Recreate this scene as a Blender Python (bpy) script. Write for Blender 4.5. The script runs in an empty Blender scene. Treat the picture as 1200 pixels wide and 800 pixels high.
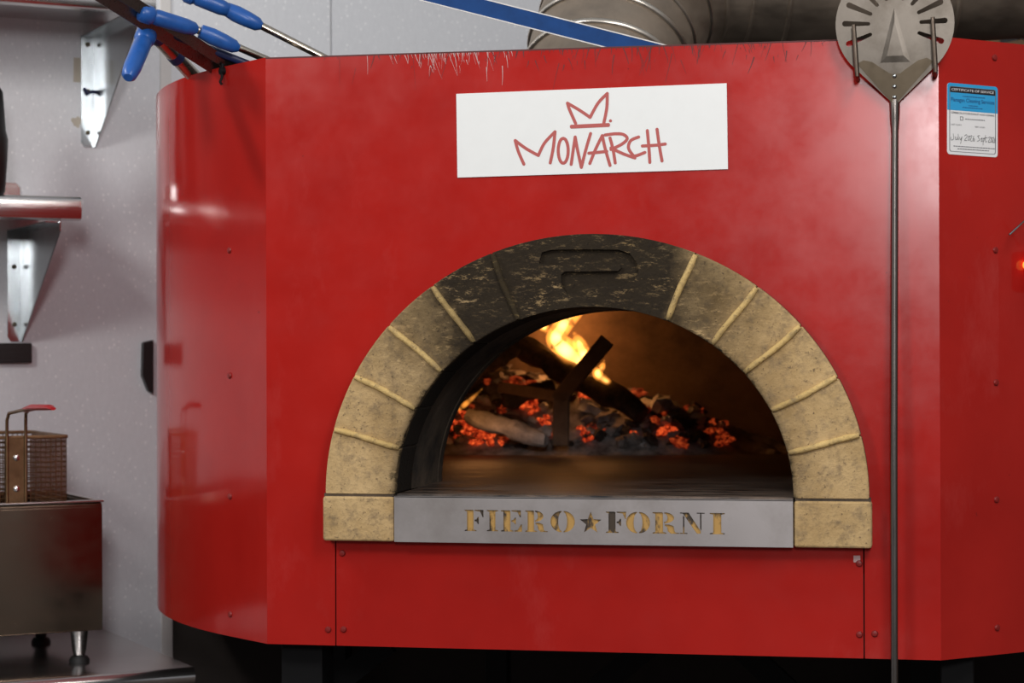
import bpy, bmesh, math, random
from mathutils import Vector as V, Matrix, noise
from mathutils.geometry import tessellate_polygon
random.seed(7)
SC = bpy.context.scene
COL = SC.collection

# ------------------------------------------------------------------ camera
CAM = V((0.577, -3.7659, 1.3998)); YAW, PITCH, ROLL, FPX = -.1909, .0054, -.0033, 2426.69
_f = V((math.sin(YAW), math.cos(YAW), 0)); _r = V((math.cos(YAW), -math.sin(YAW), 0)); _u = V((0, 0, 1))
FW = _f*math.cos(PITCH) + _u*math.sin(PITCH); UP0 = _u*math.cos(PITCH) - _f*math.sin(PITCH)
RT = _r*math.cos(ROLL) + UP0*math.sin(ROLL); UP = UP0*math.cos(ROLL) - _r*math.sin(ROLL)
cd = bpy.data.cameras.new('camera'); cam = bpy.data.objects.new('camera', cd); COL.objects.link(cam)
cd.sensor_width = 36; cd.lens = FPX*36/1200; cd.clip_start = .05
cd.dof.use_dof = True; cd.dof.focus_distance = 3.85; cd.dof.aperture_fstop = 5.0
m = Matrix((RT, UP, -FW)).transposed().to_4x4(); m.translation = CAM; cam.matrix_world = m
SC.camera = cam

# ------------------------------------------------------------------ world, lamps, exposure
w = bpy.data.worlds.new('kitchen_ambient'); SC.world = w; w.use_nodes = True
bg = w.node_tree.nodes['Background']; bg.inputs[0].default_value = (.92, .95, 1, 1); bg.inputs[1].default_value = .40
def area(name, loc, target, sx, sy, power, col):
    l = bpy.data.lights.new(name, 'AREA'); l.shape = 'RECTANGLE'; l.size = sx; l.size_y = sy
    l.energy = power; l.color = col
    o = bpy.data.objects.new(name, l); COL.objects.link(o); o.location = loc
    o.rotation_euler = (V(target)-V(loc)).to_track_quat('-Z', 'Y').to_euler()
    return o
area('strobe_softbox', (.92, -5.2, 2.42), (.5, 0, 1.6), .46, .58, 66, (1, .97, .98))
area('ceiling_light', (-1.75, -2.9, 3.1), (-.7, .2, 1.3), .55, .55, 40, (1, .96, .92))
area('ceiling_panel', (1.25, -1.9, 3.1), (.6, .1, 1.5), .6, 1.2, 34, (1, .96, .92))
area('wall_spot', (-2.3, -.75, 3.15), (-.7, .05, 1.9), .20, .20, 20, (1, .97, .93))
vs = SC.view_settings
vs.view_transform = 'Standard'; vs.look = 'None'; vs.gamma = 1; vs.use_curve_mapping = False; vs.exposure = -0.10

# ------------------------------------------------------------------ helpers
def ray(x, y): return FW + RT*((x-600)/FPX) - UP*((y-400)/FPX)
def onp(x, y, n, d):
    q = ray(x, y); n = V(n); return CAM + q*((d - n.dot(CAM))/n.dot(q))
def py(x, y, Y): return onp(x, y, (0, 1, 0), Y)
TH = math.radians(38); DV = V((-math.sin(TH), math.cos(TH), 0)); AV = V((math.cos(TH), math.sin(TH), 0)); DW = 1.88
def K(u, v, z): return DV*(DW-v) + AV*u + V((0, 0, z))      # wall frame: u along, v out of the left wall
def pv(x, y, v): return onp(x, y, DV, DW-v)

WPOS = {}
def tag(o, label=None, cat=None, group=None, kind=None):
    for k, v in (('label', label), ('category', cat), ('group', group), ('kind', kind)):
        if v: o[k] = v
    return o
def thing(name, loc, label, cat, group=None):
    o = bpy.data.objects.new(name, None); COL.objects.link(o); o.location = loc; o.empty_display_size = .05
    WPOS[o.name] = V(loc); return tag(o, label, cat, group)

class Fr:                                                   # a flat frame: o + ex*u + ez*v + n*w
    def __init__(s, o, ex, ez): s.o = V(o); s.ex = V(ex).normalized(); s.ez = V(ez).normalized(); s.n = s.ex.cross(s.ez)
    def p(s, u, v, w=0): return s.o + s.ex*u + s.ez*v + s.n*w
FRONT = Fr((0, 0, 0), (1, 0, 0), (0, 0, 1))                 # n = -y : toward the viewer's side

class MB:
    def __init__(s): s.v = []; s.f = []
    def add(s, vs, fs):
        b = len(s.v); s.v += [V(q) for q in vs]; s.f += [tuple(i+b for i in f) for f in fs]; return s
    def box(s, c, size, ex=(1, 0, 0), ey=(0, 1, 0)):
        ex = V(ex).normalized(); ey = V(ey).normalized(); ez = ex.cross(ey); c = V(c); a, b, d = [q/2 for q in size]
        vs = [c+ex*(a*i)+ey*(b*j)+ez*(d*k) for i in (-1, 1) for j in (-1, 1) for k in (-1, 1)]
        return s.add(vs, [(0, 1, 3, 2), (4, 6, 7, 5), (0, 4, 5, 1), (2, 3, 7, 6), (0, 2, 6, 4), (1, 5, 7, 3)])
    def bar(s, a, b, wd, ht, up=(0, 0, 1)):
        a = V(a); b = V(b); x = (b-a).normalized(); y = V(up).cross(x).normalized()
        return s.box((a+b)/2, ((b-a).length, wd, ht), x, y)
    def tube(s, pts, rad, n=12, cap=True, flat=1.0, fdir=None):
        pts = [V(q) for q in pts]
        if not hasattr(rad, '__len__'): rad = [rad]*len(pts)
        t0 = (pts[1]-pts[0]).normalized()
        ref = V(fdir) if fdir else (V((0, 0, 1)) if abs(t0.z) < .9 else V((1, 0, 0)))
        b = len(s.v); sd = ref.cross(t0).normalized()
        for i, p in enumerate(pts):
            t = (pts[min(i+1, len(pts)-1)]-pts[max(i-1, 0)]).normalized()
            sd = (sd - t*sd.dot(t)).normalized(); up = t.cross(sd)
            for k in range(n):
                a = 2*math.pi*k/n; s.v.append(p + sd*(math.cos(a)*rad[i]) + up*(math.sin(a)*rad[i]*flat))
        for i in range(len(pts)-1):
            for k in range(n):
                s.f.append((b+i*n+k, b+i*n+(k+1) % n, b+(i+1)*n+(k+1) % n, b+(i+1)*n+k))
        if cap:
            s.f.append(tuple(b+k for k in reversed(range(n)))); e = b+(len(pts)-1)*n; s.f.append(tuple(e+k for k in range(n)))
        return s
    def lathe(s, o, axis, prof, n=16):                       # prof: (distance along axis, radius)
        o = V(o); ax = V(axis).normalized()
        return s.tube([o+ax*h for h, _ in prof], [max(q, 1e-5) for _, q in prof], n) if False else s._lathe(o, ax, prof, n)
    def _lathe(s, o, ax, prof, n):
        ref = V((0, 0, 1)) if abs(ax.z) < .9 else V((1, 0, 0))
        x = ref.cross(ax).normalized(); y = ax.cross(x); b = len(s.v)
        for h, q in prof:
            for k in range(n):
                a = 2*math.pi*k/n; s.v.append(o+ax*h+x*(q*math.cos(a))+y*(q*math.sin(a)))
        for i in range(len(prof)-1):
            for k in range(n): s.f.append((b+i*n+k, b+i*n+(k+1) % n, b+(i+1)*n+(k+1) % n, b+(i+1)*n+k))
        s.f.append(tuple(b+k for k in reversed(range(n)))); e = b+(len(prof)-1)*n; s.f.append(tuple(e+k for k in range(n)))
        return s
    def prism(s, fr, loops, w0, w1):                         # loops[0] outline, the others holes; from depth w0 to w1 (front)
        def area2(l): return sum(l[i][0]*l[(i+1) % len(l)][1]-l[(i+1) % len(l)][0]*l[i][1] for i in range(len(l)))
        ls = []
        for i, l in enumerate(loops):
            l = [tuple(q) for q in l]
            if (area2(l) > 0) != (i == 0): l = l[::-1]
            ls.append(l)
        flat = [q for l in ls for q in l]; N = len(flat)
        tris = tessellate_polygon([[V((q[0], q[1], 0)) for q in l] for l in ls])
        vs = [fr.p(q[0], q[1], w1) for q in flat] + [fr.p(q[0], q[1], w0) for q in flat]
        fs = []
        for t in tris:
            a, b, c = [flat[i] for i in t]
            if (b[0]-a[0])*(c[1]-a[1])-(c[0]-a[0])*(b[1]-a[1]) < 0: t = t[::-1]
            fs.append(tuple(t)); fs.append(tuple(i+N for i in t[::-1]))
        k = 0
        for l in ls:
            n = len(l)
            for i in range(n): fs.append((k+i, k+i+N, k+(i+1) % n+N, k+(i+1) % n))
            k += n
        return s.add(vs, fs)
    def stroke(s, fr, pts, wd, w=0.0003, smooth=True, taper=False):
        if smooth and len(pts) > 2:
            P = [pts[0]]+list(pts)+[pts[-1]]; q = []
            for i in range(1, len(P)-2):
                p0, p1, p2, p3 = [V(P[j]) for j in (i-1, i, i+1, i+2)]
                for t in (0, .2, .4, .6, .8):
                    q.append(.5*(2*p1+(p2-p0)*t+(2*p0-5*p1+4*p2-p3)*t*t+(3*p1-p0-3*p2+p3)*t**3))
            pts = q+[V(pts[-1])]
        pts = [V(p) for p in pts]
        b = len(s.v); L = []; n = len(pts)
        for i, p in enumerate(pts):
            d = (pts[min(i+1, n-1)]-pts[max(i-1, 0)]); d = d.normalized() if d.length > 1e-9 else V((1, 0))
            h = wd/2*((1-i/(n-1)*.75) if taper else 1); nn = V((-d.y, d.x))*h
            s.v.append(fr.p(p.x+nn.x, p.y+nn.y, w)); s.v.append(fr.p(p.x-nn.x, p.y-nn.y, w))
        for i in range(n-1): s.f.append((b+2*i, b+2*i+1, b+2*i+3, b+2*i+2))
        if not taper:
            for p in ((pts[0], pts[-1]) if (pts[0]-pts[-1]).length > wd*.7 else (pts[0],)):
                c = len(s.v)
                for k in range(12): s.v.append(fr.p(p.x+wd/2*math.cos(k*math.pi/6), p.y+wd/2*math.sin(k*math.pi/6), w+.00001))
                s.f.append(tuple(range(c, c+12)))
        return s
    def build(s, name, mat, parent=None, smooth=0, bevel=0, seg=2, kind=None, label=None):
        lo = V([min(q[i] for q in s.v) for i in range(3)]); hi = V([max(q[i] for q in s.v) for i in range(3)])
        c = (lo+hi)/2
        if parent is None: c = V((c.x, c.y, lo.z))
        me = bpy.data.meshes.new(name); me.from_pydata([tuple(q-c) for q in s.v], [], s.f); me.update()
        bm = bmesh.new(); bm.from_mesh(me); bmesh.ops.recalc_face_normals(bm, faces=bm.faces); bm.to_mesh(me); bm.free()
        if smooth: me.shade_smooth(); me.set_sharp_from_angle(angle=math.radians(smooth))
        me.materials.append(mat)
        o = bpy.data.objects.new(name, me); COL.objects.link(o); WPOS[o.name] = c
        o.location = c
        if parent: o.parent = parent; o.location = c-WPOS[parent.name]
        if bevel:
            md = o.modifiers.new('bevel', 'BEVEL'); md.width = bevel; md.segments = seg; md.limit_method = 'ANGLE'; md.angle_limit = math.radians(40)
        tag(o, label, kind=kind); return o

def text(fr, s, u, v, h, width=None, w=.0004, bold=0, align='CENTER'):
    c = bpy.data.curves.new('t', 'FONT'); c.body = s; c.size = 1; c.align_x = align; c.offset = bold; c.resolution_u = 3
    o = bpy.data.objects.new('t', c); COL.objects.link(o)
    me = bpy.data.meshes.new_from_object(o.evaluated_get(bpy.context.evaluated_depsgraph_get()))
    xs = [q.co.x for q in me.vertices]; sx = h*1.38
    if width: sx = width/(max(xs)-min(xs))
    vs = [fr.p(u+q.co.x*sx, v+q.co.y*h*1.38, w) for q in me.vertices]; fs = [tuple(p.vertices) for p in me.polygons]
    bpy.data.objects.remove(o); bpy.data.curves.remove(c); bpy.data.meshes.remove(me)
    return vs, fs

# ------------------------------------------------------------------ materials
class Mat:
    def __init__(s, name):
        s.m = bpy.data.materials.new(name); s.m.use_nodes = True; s.nt = s.m.node_tree
        s.b = s.nt.nodes['Principled BSDF']; s._pos = None
    def n(s, t, **kw):
        nd = s.nt.nodes.new(t)
        for k, v in kw.items(): setattr(nd, k, v)
        return nd
    def l(s, a, b): s.nt.links.new(a, b)
    def pos(s, scale=(1, 1, 1), rot=(0, 0, 0)):
        if not s._pos: s._pos = s.n('ShaderNodeNewGeometry')
        mp = s.n('ShaderNodeMapping'); mp.inputs['Scale'].default_value = scale; mp.inputs['Rotation'].default_value = rot
        s.l(s._pos.outputs['Position'], mp.inputs['Vector']); return mp.outputs[0]
    def xyz(s):
        if not s._pos: s._pos = s.n('ShaderNodeNewGeometry')
        sp = s.n('ShaderNodeSeparateXYZ'); s.l(s._pos.outputs['Position'], sp.inputs[0]); return sp.outputs
    def noise(s, scale, detail=4, rough=.6, sc=(1, 1, 1), rot=(0, 0, 0)):
        nd = s.n('ShaderNodeTexNoise'); nd.inputs['Scale'].default_value = scale; nd.inputs['Detail'].default_value = detail
        nd.inputs['Roughness'].default_value = rough; s.l(s.pos(sc, rot), nd.inputs['Vector']); return nd.outputs['Fac']
    def ramp(s, fac, stops):
        r = s.n('ShaderNodeValToRGB'); e = r.color_ramp.elements
        while len(e) < len(stops): e.new(.5)
        for q, (p, c) in zip(e, stops):
            q.position = p; q.color = (c, c, c, 1) if not hasattr(c, '__len__') else (*c, 1)
        s.l(fac, r.inputs[0]); return r.outputs[0]
    def math(s, op, a, b=None, clamp=False):
        nd = s.n('ShaderNodeMath', operation=op, use_clamp=clamp)
        for i, q in enumerate((a, b)):
            if q is None: continue
            if isinstance(q, (int, float)): nd.inputs[i].default_value = q
            else: s.l(q, nd.inputs[i])
        return nd.outputs[0]
    def mix(s, fac, a, b):
        nd = s.n('ShaderNodeMix', data_type='RGBA')
        for i, q in ((0, fac), (6, a), (7, b)):
            if hasattr(q, 'links'): s.l(q, nd.inputs[i])
            elif i == 0: nd.inputs[0].default_value = q
            else: nd.inputs[i].default_value = (*q, 1)
        return nd.outputs[2]
    def set(s, **kw):
        for k, v in kw.items():
            i = s.b.inputs[k.replace('_', ' ')]
            if hasattr(v, 'links'): s.l(v, i)
            elif hasattr(v, '__len__'): i.default_value = (*v, 1)
            else: i.default_value = v
        return s
    def bump(s, h, strength=.3, dist=.002):
        b = s.n('ShaderNodeBump'); b.inputs['Strength'].default_value = strength; b.inputs['Distance'].default_value = dist
        s.l(h, b.inputs['Height']); s.l(b.outputs[0], s.b.inputs['Normal']); return s
def simple(name, col, rough=.5, metal=0, var=.15, sc=30, **kw):
    q = Mat(name); n = q.noise(sc)
    q.set(Base_Color=q.mix(n, [c*(1-var) for c in col], [min(1, c*(1+var)) for c in col]), Roughness=rough, Metallic=metal)
    for k, v in kw.items(): q.set(**{k: v})
    return q.m
def emis(name, col, st):
    q = Mat(name); q.set(Base_Color=col, Emission_Color=col, Emission_Strength=st); return q.m

def red_paint(clean=False):
    q = Mat('red_paint_glossy' if clean else 'red_paint'); n1 = q.noise(3, 5, .6); n2 = q.noise(14, 5, .65); n3 = q.noise(160, 2, .5)
    col = q.mix(q.ramp(n1, [(.35, 0), (.7, 1)]), (.355, .0105, .0075), (.44, .0155, .011))
    haze = q.ramp(q.noise(5, 6, .7, (1, 1, .5), (0, .5, 0)), [(.55, 0), (.80, .05 if clean else .18)])   # dry wipe marks and flour dust
    col = q.mix(haze, col, (.56, .16, .15))
    specks = q.ramp(q.noise(95, 1, .4), [(.80, 0), (.83, .7)])
    col = q.mix(specks, col, (.16, .01, .01))
    q.set(Base_Color=col, Roughness=q.ramp(n2, [(.3, .09), (.75, .14)] if clean else [(.3, .17), (.75, .27)]), Specular_IOR_Level=.5)
    q.bump(q.noise(2.2, 2, .5), .12, .02); return q.m
def stone(name, soot=True, rib=False):
    q = Mat(name); n1 = q.noise(9, 6, .65); n2 = q.noise(45, 6, .7); n3 = q.noise(150, 3, .6)
    col = q.mix(q.ramp(n1, [(.3, 0), (.7, 1)]), *(((.39, .255, .11), (.61, .43, .215)) if not rib else ((.54, .37, .14), (.70, .50, .21))))
    col = q.mix(q.ramp(n2, [(.48, 0), (.70, .75)]), col, (.20, .145, .09))
    col = q.mix(q.ramp(n3, [(.62, 0), (.72, .85)]), col, (.13, .09, .055))
    if soot:
        x, y, z = q.xyz()
        dx = q.math('MULTIPLY', q.math('ADD', x, .06 if not rib else .09), .9); dz = q.math('MULTIPLY', q.math('SUBTRACT', z, 1.56), .75)
        dist = q.math('SQRT', q.math('ADD', q.math('MULTIPLY', dx, dx), q.math('MULTIPLY', dz, dz)))
        dist = q.math('ADD', dist, q.math('MULTIPLY', q.math('SUBTRACT', n1, .5), .16))
        s1 = q.ramp(q.math('MULTIPLY', dist, 2.5), [(.46, .97), (.58, .72), (.98, .0)] if not rib else [(.30, .95), (.50, .2), (.7, 0)])
        ex = q.math('MULTIPLY', x, 1/.367); ez = q.math('MULTIPLY', q.math('SUBTRACT', z, 1.138), 1/.345)
        rho = q.math('SQRT', q.math('ADD', q.math('MULTIPLY', ex, ex), q.math('MULTIPLY', ez, ez)))
        rho = q.math('ADD', rho, q.math('MULTIPLY', q.math('SUBTRACT', n2, .5), .14))
        s2 = q.ramp(q.math('SUBTRACT', rho, .5), [(.49, 1), (.535, .25), (.66, 0)])
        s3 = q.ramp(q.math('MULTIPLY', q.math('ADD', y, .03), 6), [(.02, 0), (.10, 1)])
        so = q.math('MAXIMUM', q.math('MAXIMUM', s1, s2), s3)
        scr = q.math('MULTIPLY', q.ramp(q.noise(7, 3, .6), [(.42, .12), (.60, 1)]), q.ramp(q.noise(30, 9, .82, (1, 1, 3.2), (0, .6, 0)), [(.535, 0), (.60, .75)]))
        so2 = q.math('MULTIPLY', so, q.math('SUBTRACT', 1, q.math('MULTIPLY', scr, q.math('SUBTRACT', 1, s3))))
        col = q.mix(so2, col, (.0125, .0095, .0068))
    q.set(Base_Color=col, Roughness=.9, Specular_IOR_Level=.2); q.bump(q.math('ADD', n2, q.math('MULTIPLY', n3, .5)), .8, .004); return q.m
def steel(name, col=(.55, .54, .53), rough=.28, brush=(1, 1, 40), var=.12, bs=8, stain=None):
    q = Mat(name); n1 = q.noise(bs, 4, .6, brush); n2 = q.noise(7, 5, .6)
    c = q.mix(n2, [a*(1-var) for a in col], [min(1, a*(1+var)) for a in col])
    if stain: c = q.mix(q.ramp(q.noise(11, 6, .7), [(.45, 0), (.75, .8)]), c, stain)
    q.set(Base_Color=c, Metallic=1, Roughness=q.ramp(n1, [(.3, rough*.8), (.7, rough*1.25)])); return q.m
def wall_mat():
    q = Mat('speckled_wall_panel'); n = q.noise(1.3, 3)
    vo = q.n('ShaderNodeTexVoronoi'); vo.inputs['Scale'].default_value = 92; q.l(q.pos((1, 1, .8)), vo.inputs['Vector'])
    sp = q.ramp(vo.outputs['Distance'], [(.16, 1), (.32, 0)])
    rnd = q.n('ShaderNodeSeparateColor'); q.l(vo.outputs['Color'], rnd.inputs[0])
    sp = q.math('MULTIPLY', sp, q.ramp(rnd.outputs[0], [(.45, 0), (.9, 1)]))
    fine = q.ramp(q.noise(120, 3, .7, (1, 1, .45)), [(.3, 0), (.7, 1)])
    c = q.mix(n, (.735, .755, .79), (.82, .84, .87)); c = q.mix(q.math('MULTIPLY', fine, .3), c, (.60, .615, .65)); c = q.mix(sp, c, (.97, .98, 1))
    q.set(Base_Color=c, Roughness=.45); q.bump(q.noise(120, 3, .7, (1, 1, .45)), .2, .002); return q.m

M = {}
M['red'] = red_paint(); M['red_gloss'] = red_paint(True)
M['brick'] = stone('arch_stone'); M['rib'] = stone('mortar_rib_stone', rib=True)
M['sill_stone'] = stone('sill_stone', False)
M['brushed'] = steel('brushed_steel', (.46, .43, .42), .42, (1, 1, 1), .08, 2, (.35, .32, .30))
M['stainless'] = steel('stainless_steel', (.58, .56, .55), .22, (.3, .3, 30))
M['fryer_steel'] = steel('fryer_steel', (.19, .138, .10), .22, (2, 2, 3))
M['polished'] = steel('polished_steel', (.46, .49, .50), .20, (3, 3, .5), .12)
M['peel_steel'] = steel('peel_steel', (.20, .178, .15), .36, (4, 1, 1), .3, 6, (.10, .084, .066))
M['pole_steel'] = steel('pole_steel', (.20, .18, .165), .30, (30, 30, 1), .1)
M['neck_steel'] = steel('neck_steel', (.115, .092, .064), .42, (8, 1, 8), .3)
M['hook_steel'] = steel('hook_steel', (.12, .095, .075), .45, (1, 1, 8), .3)
M['duct_steel'] = steel('duct_steel', (.36, .30, .24), .64, (1, 1, 3), .3, 6, (.26, .22, .18))
M['duct_ridge'] = steel('duct_ridge_steel', (.60, .55, .48), .34, (1, 1, 3), .2)
M['tube_steel'] = steel('tube_steel', (.52, .46, .38), .22, (1, 1, 20), .1)
M['basket'] = steel('greasy_wire', (.26, .16, .085), .38, (1, 1, 1), .4, 20, (.09, .045, .02))
M['black_steel'] = simple('black_steel', (.006, .006, .0065), .6, Specular_IOR_Level=.15)
M['dark_sheet'] = simple('dark_sheet', (.022, .017, .015), .8, Specular_IOR_Level=.2)
M['blue'] = simple('blue_plastic', (.016, .095, .36), .33, 0, .35, 40)
M['blue_dark'] = simple('dark_blue_plastic', (.012, .02, .08), .4)
M['blue_bar'] = simple('blue_enamel', (.006, .05, .19), .6, 0, .4, 25, Specular_IOR_Level=.2)
M['white_sign'] = simple('white_vinyl', (.78, .80, .79), .42, 0, .03)
M['sign_ink'] = simple('faded_red_ink', (.44, .085, .075), .5, 0, .12)
M['wall'] = wall_mat()
M['white_trim'] = simple('white_trim', (.72, .70, .68), .5, 0, .06)
M['floor'] = simple('floor_tile', (.10, .075, .065), .45)
M['black'] = simple('black_plastic', (.012, .011, .011), .4)
M['rubber'] = simple('black_rubber', (.01, .01, .01), .6)
M['red_grip'] = simple('red_grip', (.42, .012, .016), .28)
M['wood'] = simple('brown_wood', (.25, .14, .06), .6, 0, .4, 12)
M['tape'] = simple('old_tape', (.56, .51, .42), .6)
M['st_white'] = simple('label_white', (.80, .80, .80), .4, 0, .02)
M['st_blue'] = simple('label_blue', (.03, .34, .66), .4, 0, .04)
M['ink'] = simple('ink_black', (.012, .012, .016), .6)
M['ink_blue'] = simple('ink_navy', (.012, .07, .20), .6)
M['grey_ink'] = simple('ink_grey', (.16, .16, .17), .6)
M['scratch_light'] = simple('bare_scratch', (.50, .33, .32), .5)
M['scratch_dark'] = simple('dark_scratch', (.085, .010, .010), .6)
def ochre():
    q = Mat('ochre_backing'); n = q.noise(38, 4, .6, (1, 1, .6))
    q.set(Base_Color=q.mix(q.ramp(n, [(.43, 0), (.52, 1)]), (.05, .034, .02), (.48, .28, .075)), Roughness=.55); return q.m
M['ochre'] = ochre()
def soot_mat(name, a, b, sc=8):
    q = Mat(name); n = q.noise(sc, 7, .7)
    q.set(Base_Color=q.mix(q.ramp(n, [(.35, 0), (.7, 1)]), a, b), Roughness=.9); q.bump(q.noise(30, 5, .7), .5, .004); return q.m
M['lining'] = soot_mat('sooty_lining', (.012, .009, .007), (.13, .092, .06), 9)
M['dome'] = soot_mat('baked_dome', (.06, .036, .02), (.18, .11, .06), 5)
def hearth():
    q = Mat('hearth_stone'); n = q.noise(16, 8, .75, (.45, 2.2, 1)); n2 = q.noise(60, 6, .75)
    q.set(Base_Color=q.mix(q.ramp(n, [(.42, 0), (.60, 1)]), (.006, .005, .005), (.15, .108, .082)), Roughness=q.ramp(n, [(.3, .35), (.7, .7)]))
    q.bump(n2, .4, .003); return q.m
M['hearth'] = hearth()
M['ash'] = soot_mat('grey_ash', (.08, .068, .062), (.40, .36, .34), 22)
M['char'] = soot_mat('charcoal', (.014, .010, .008), (.10, .075, .06), 26)
M['ash_pale'] = soot_mat('pale_ash', (.30, .29, .29), (.66, .64, .63), 30)
M['log_char'] = soot_mat('charred_bark', (.008, .005, .003), (.09, .05, .028), 40)
M['iron'] = soot_mat('firebar_iron', (.09, .055, .035), (.17, .11, .07), 14)
def ember(name, lo, hi):
    q = Mat(name); n = q.noise(75, 5, .75); r = q.ramp(n, [(.42, 0), (.66, 1)])
    q.set(Base_Color=(.06, .03, .025), Roughness=.9, Emission_Color=q.mix(r, (.75, .022, .006), (1, .15, .03)), Emission_Strength=q.math('ADD', q.math('MULTIPLY', r, hi-lo), lo)); return q.m
M['ember'] = ember('hot_ember', .10, 1.35); M['ember_dim'] = ember('cooling_ember', .0, .45)
def flame(name, col, st):
    q = Mat(name); q.nt.nodes.remove(q.b); e = q.n('ShaderNodeEmission'); e.inputs[0].default_value = (*col, 1); e.inputs[1].default_value = st
    q.l(e.outputs[0], q.nt.nodes['Material Output'].inputs['Volume']); return q.m
M['flame'] = flame('flame_gas', (1, .33, .045), 26); M['flame_core'] = flame('flame_core_gas', (1, .55, .14), 60)
M['lamp'] = emis('orange_lamp', (1, .25, .04), 2.0)

# ================================================================== the room
def struct(o): o['kind'] = 'structure'; return o
fl = MB().box((0, -1.2, -.03), (9, 9, .06)).build('floor', M['floor']); struct(fl)
U0, U1, U2 = -2.3, -.216, .248
wl = MB().box(K((U0+2.05)/2, -.06, 1.6), (2.05-U0, .1, 3.2), AV, DV).build('wall_left', M['white_trim']); struct(wl)
for a, b in ((U0, U1-.008), (U1+.008, U2-.0025), (U2+.0025, 2.04)):
    MB().box(K((a+b)/2, -.005, 1.6), (b-a, .01, 3.2), AV, DV).build('wall_panel', M['wall'], wl)
MB().box(K(U1, .002, 1.6), (.03, .006, 3.2), AV, DV).build('trim_1', M['white_trim'], None, bevel=.002)['kind'] = 'structure'
AR = 2.0
wr = MB().box(AV*(AR+.05)+DV*(-.9)+V((0, 0, 1.6)), (.1, 5.55, 3.2), AV, DV).build('wall_right', simple('dim_brown_plaster', (.15, .12, .10), .7)); struct(wr)

wf = MB().box((0, -6.4, 1.6), (9, .1, 3.2)).build('wall_front', simple('dim_brown_wall', (.11, .085, .07), .7)); struct(wf)

# ================================================================== the oven
Z0, Z1, H, TL, TA = .85, 1.961, .625, .1407, .7112
CX, CY, RD = 0, .945, 1.1238
oven = thing('pizza_oven', (0, .945, Z0), 'large red wood-fired pizza oven with a stone arch mouth', 'oven')
AZ, OA, OB, IA, IB = 1.138, .501, .478, .367, .345
def arc(a, b, t0, t1, n, z=AZ): return [(a*math.cos(t0+(t1-t0)*i/n), z+b*math.sin(t0+(t1-t0)*i/n)) for i in range(n+1)]
PI = math.pi
loop = [(-H, Z0), (-.4915, Z0), (-.4915, 1.075), (-.44, 1.075)] + arc(.44, .415, PI, 0, 40) + [(.44, 1.075), (.4915, 1.075), (.4915, Z0), (H, Z0), (H, Z1), (-H, Z1)]
fp = MB().prism(FRONT, [loop], -.004, 0).build('front_panel', M['red'], oven)
ap = MB().prism(FRONT, [[(-.489, Z0), (.489, Z0), (.489, 1.075), (-.489, 1.075)]], -.004, 0).build('access_panel', M['red'], oven)
MB().prism(FRONT, [[(-.6, Z0+.004), (.6, Z0+.004), (.6, 1.0), (-.6, 1.0)]], -.012, -.006).build('backing_sheet', M['black_steel'], oven)
c_, s_ = math.cos(TA), math.sin(TA)
FACET = {}
for sg in (-1, 1):
    a = V((sg*H, 0, 0)); b = V((sg*(H+TL*c_), TL*s_, 0))
    fr = Fr(a if sg > 0 else b, (b-a)*sg, (0, 0, 1)); FACET[sg] = fr
    MB().prism(fr, [[(0, Z0), (TL, Z0), (TL, Z1), (0, Z1)]], -.003, 0).build('corner_panel', M['red_gloss'] if sg < 0 else M['red'], oven)
    # curved drum sheet
    a0 = math.atan2(b.y-CY, b.x-CX); n = 56; mb = MB(); span = 2.18
    inner = []; ps = []
    for i in range(n+1):
        t = a0 + sg*span*i/n; ps.append((math.cos(t), math.sin(t)))
    vs = []
    for (cx, sy) in ps:
        for R_ in (RD, RD-.004):
            for z in (Z0, Z1): vs.append((CX+R_*cx, CY+R_*sy, z))
    fs = []
    for i in range(n):
        k, q = 4*i, 4*i+4
        fs += [(k, q, q+1, k+1), (k+2, k+3, q+3, q+2), (k+1, q+1, q+3, k+3), (k, k+2, q+2, q)]
    fs += [(0, 1, 3, 2), (4*n, 4*n+2, 4*n+3, 4*n+1)]
    mb.add(vs, fs).build('drum_panel', M['red_gloss'], oven, smooth=30)
# roof and base plates (closed shell)
ring = [(-H+.01, .012), (H-.01, .012)]
t0 = math.atan2(FACET[1].p(TL, 0).y-CY, FACET[1].p(TL, 0).x)
for i in range(61):
    t = t0 + (PI-2*t0)*i/60; ring.append((CX+(RD-.012)*math.cos(t), CY+(RD-.012)*math.sin(t)))
GR = Fr((0, 0, 0), (1, 0, 0), (0, 1, 0))
MB().prism(GR, [ring], 1.885, 1.90).build('roof_plate', M['dark_sheet'], oven)
MB().prism(GR, [ring], Z0+.006, Z0+.02).build('base_plate', M['dark_sheet'], oven)
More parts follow.
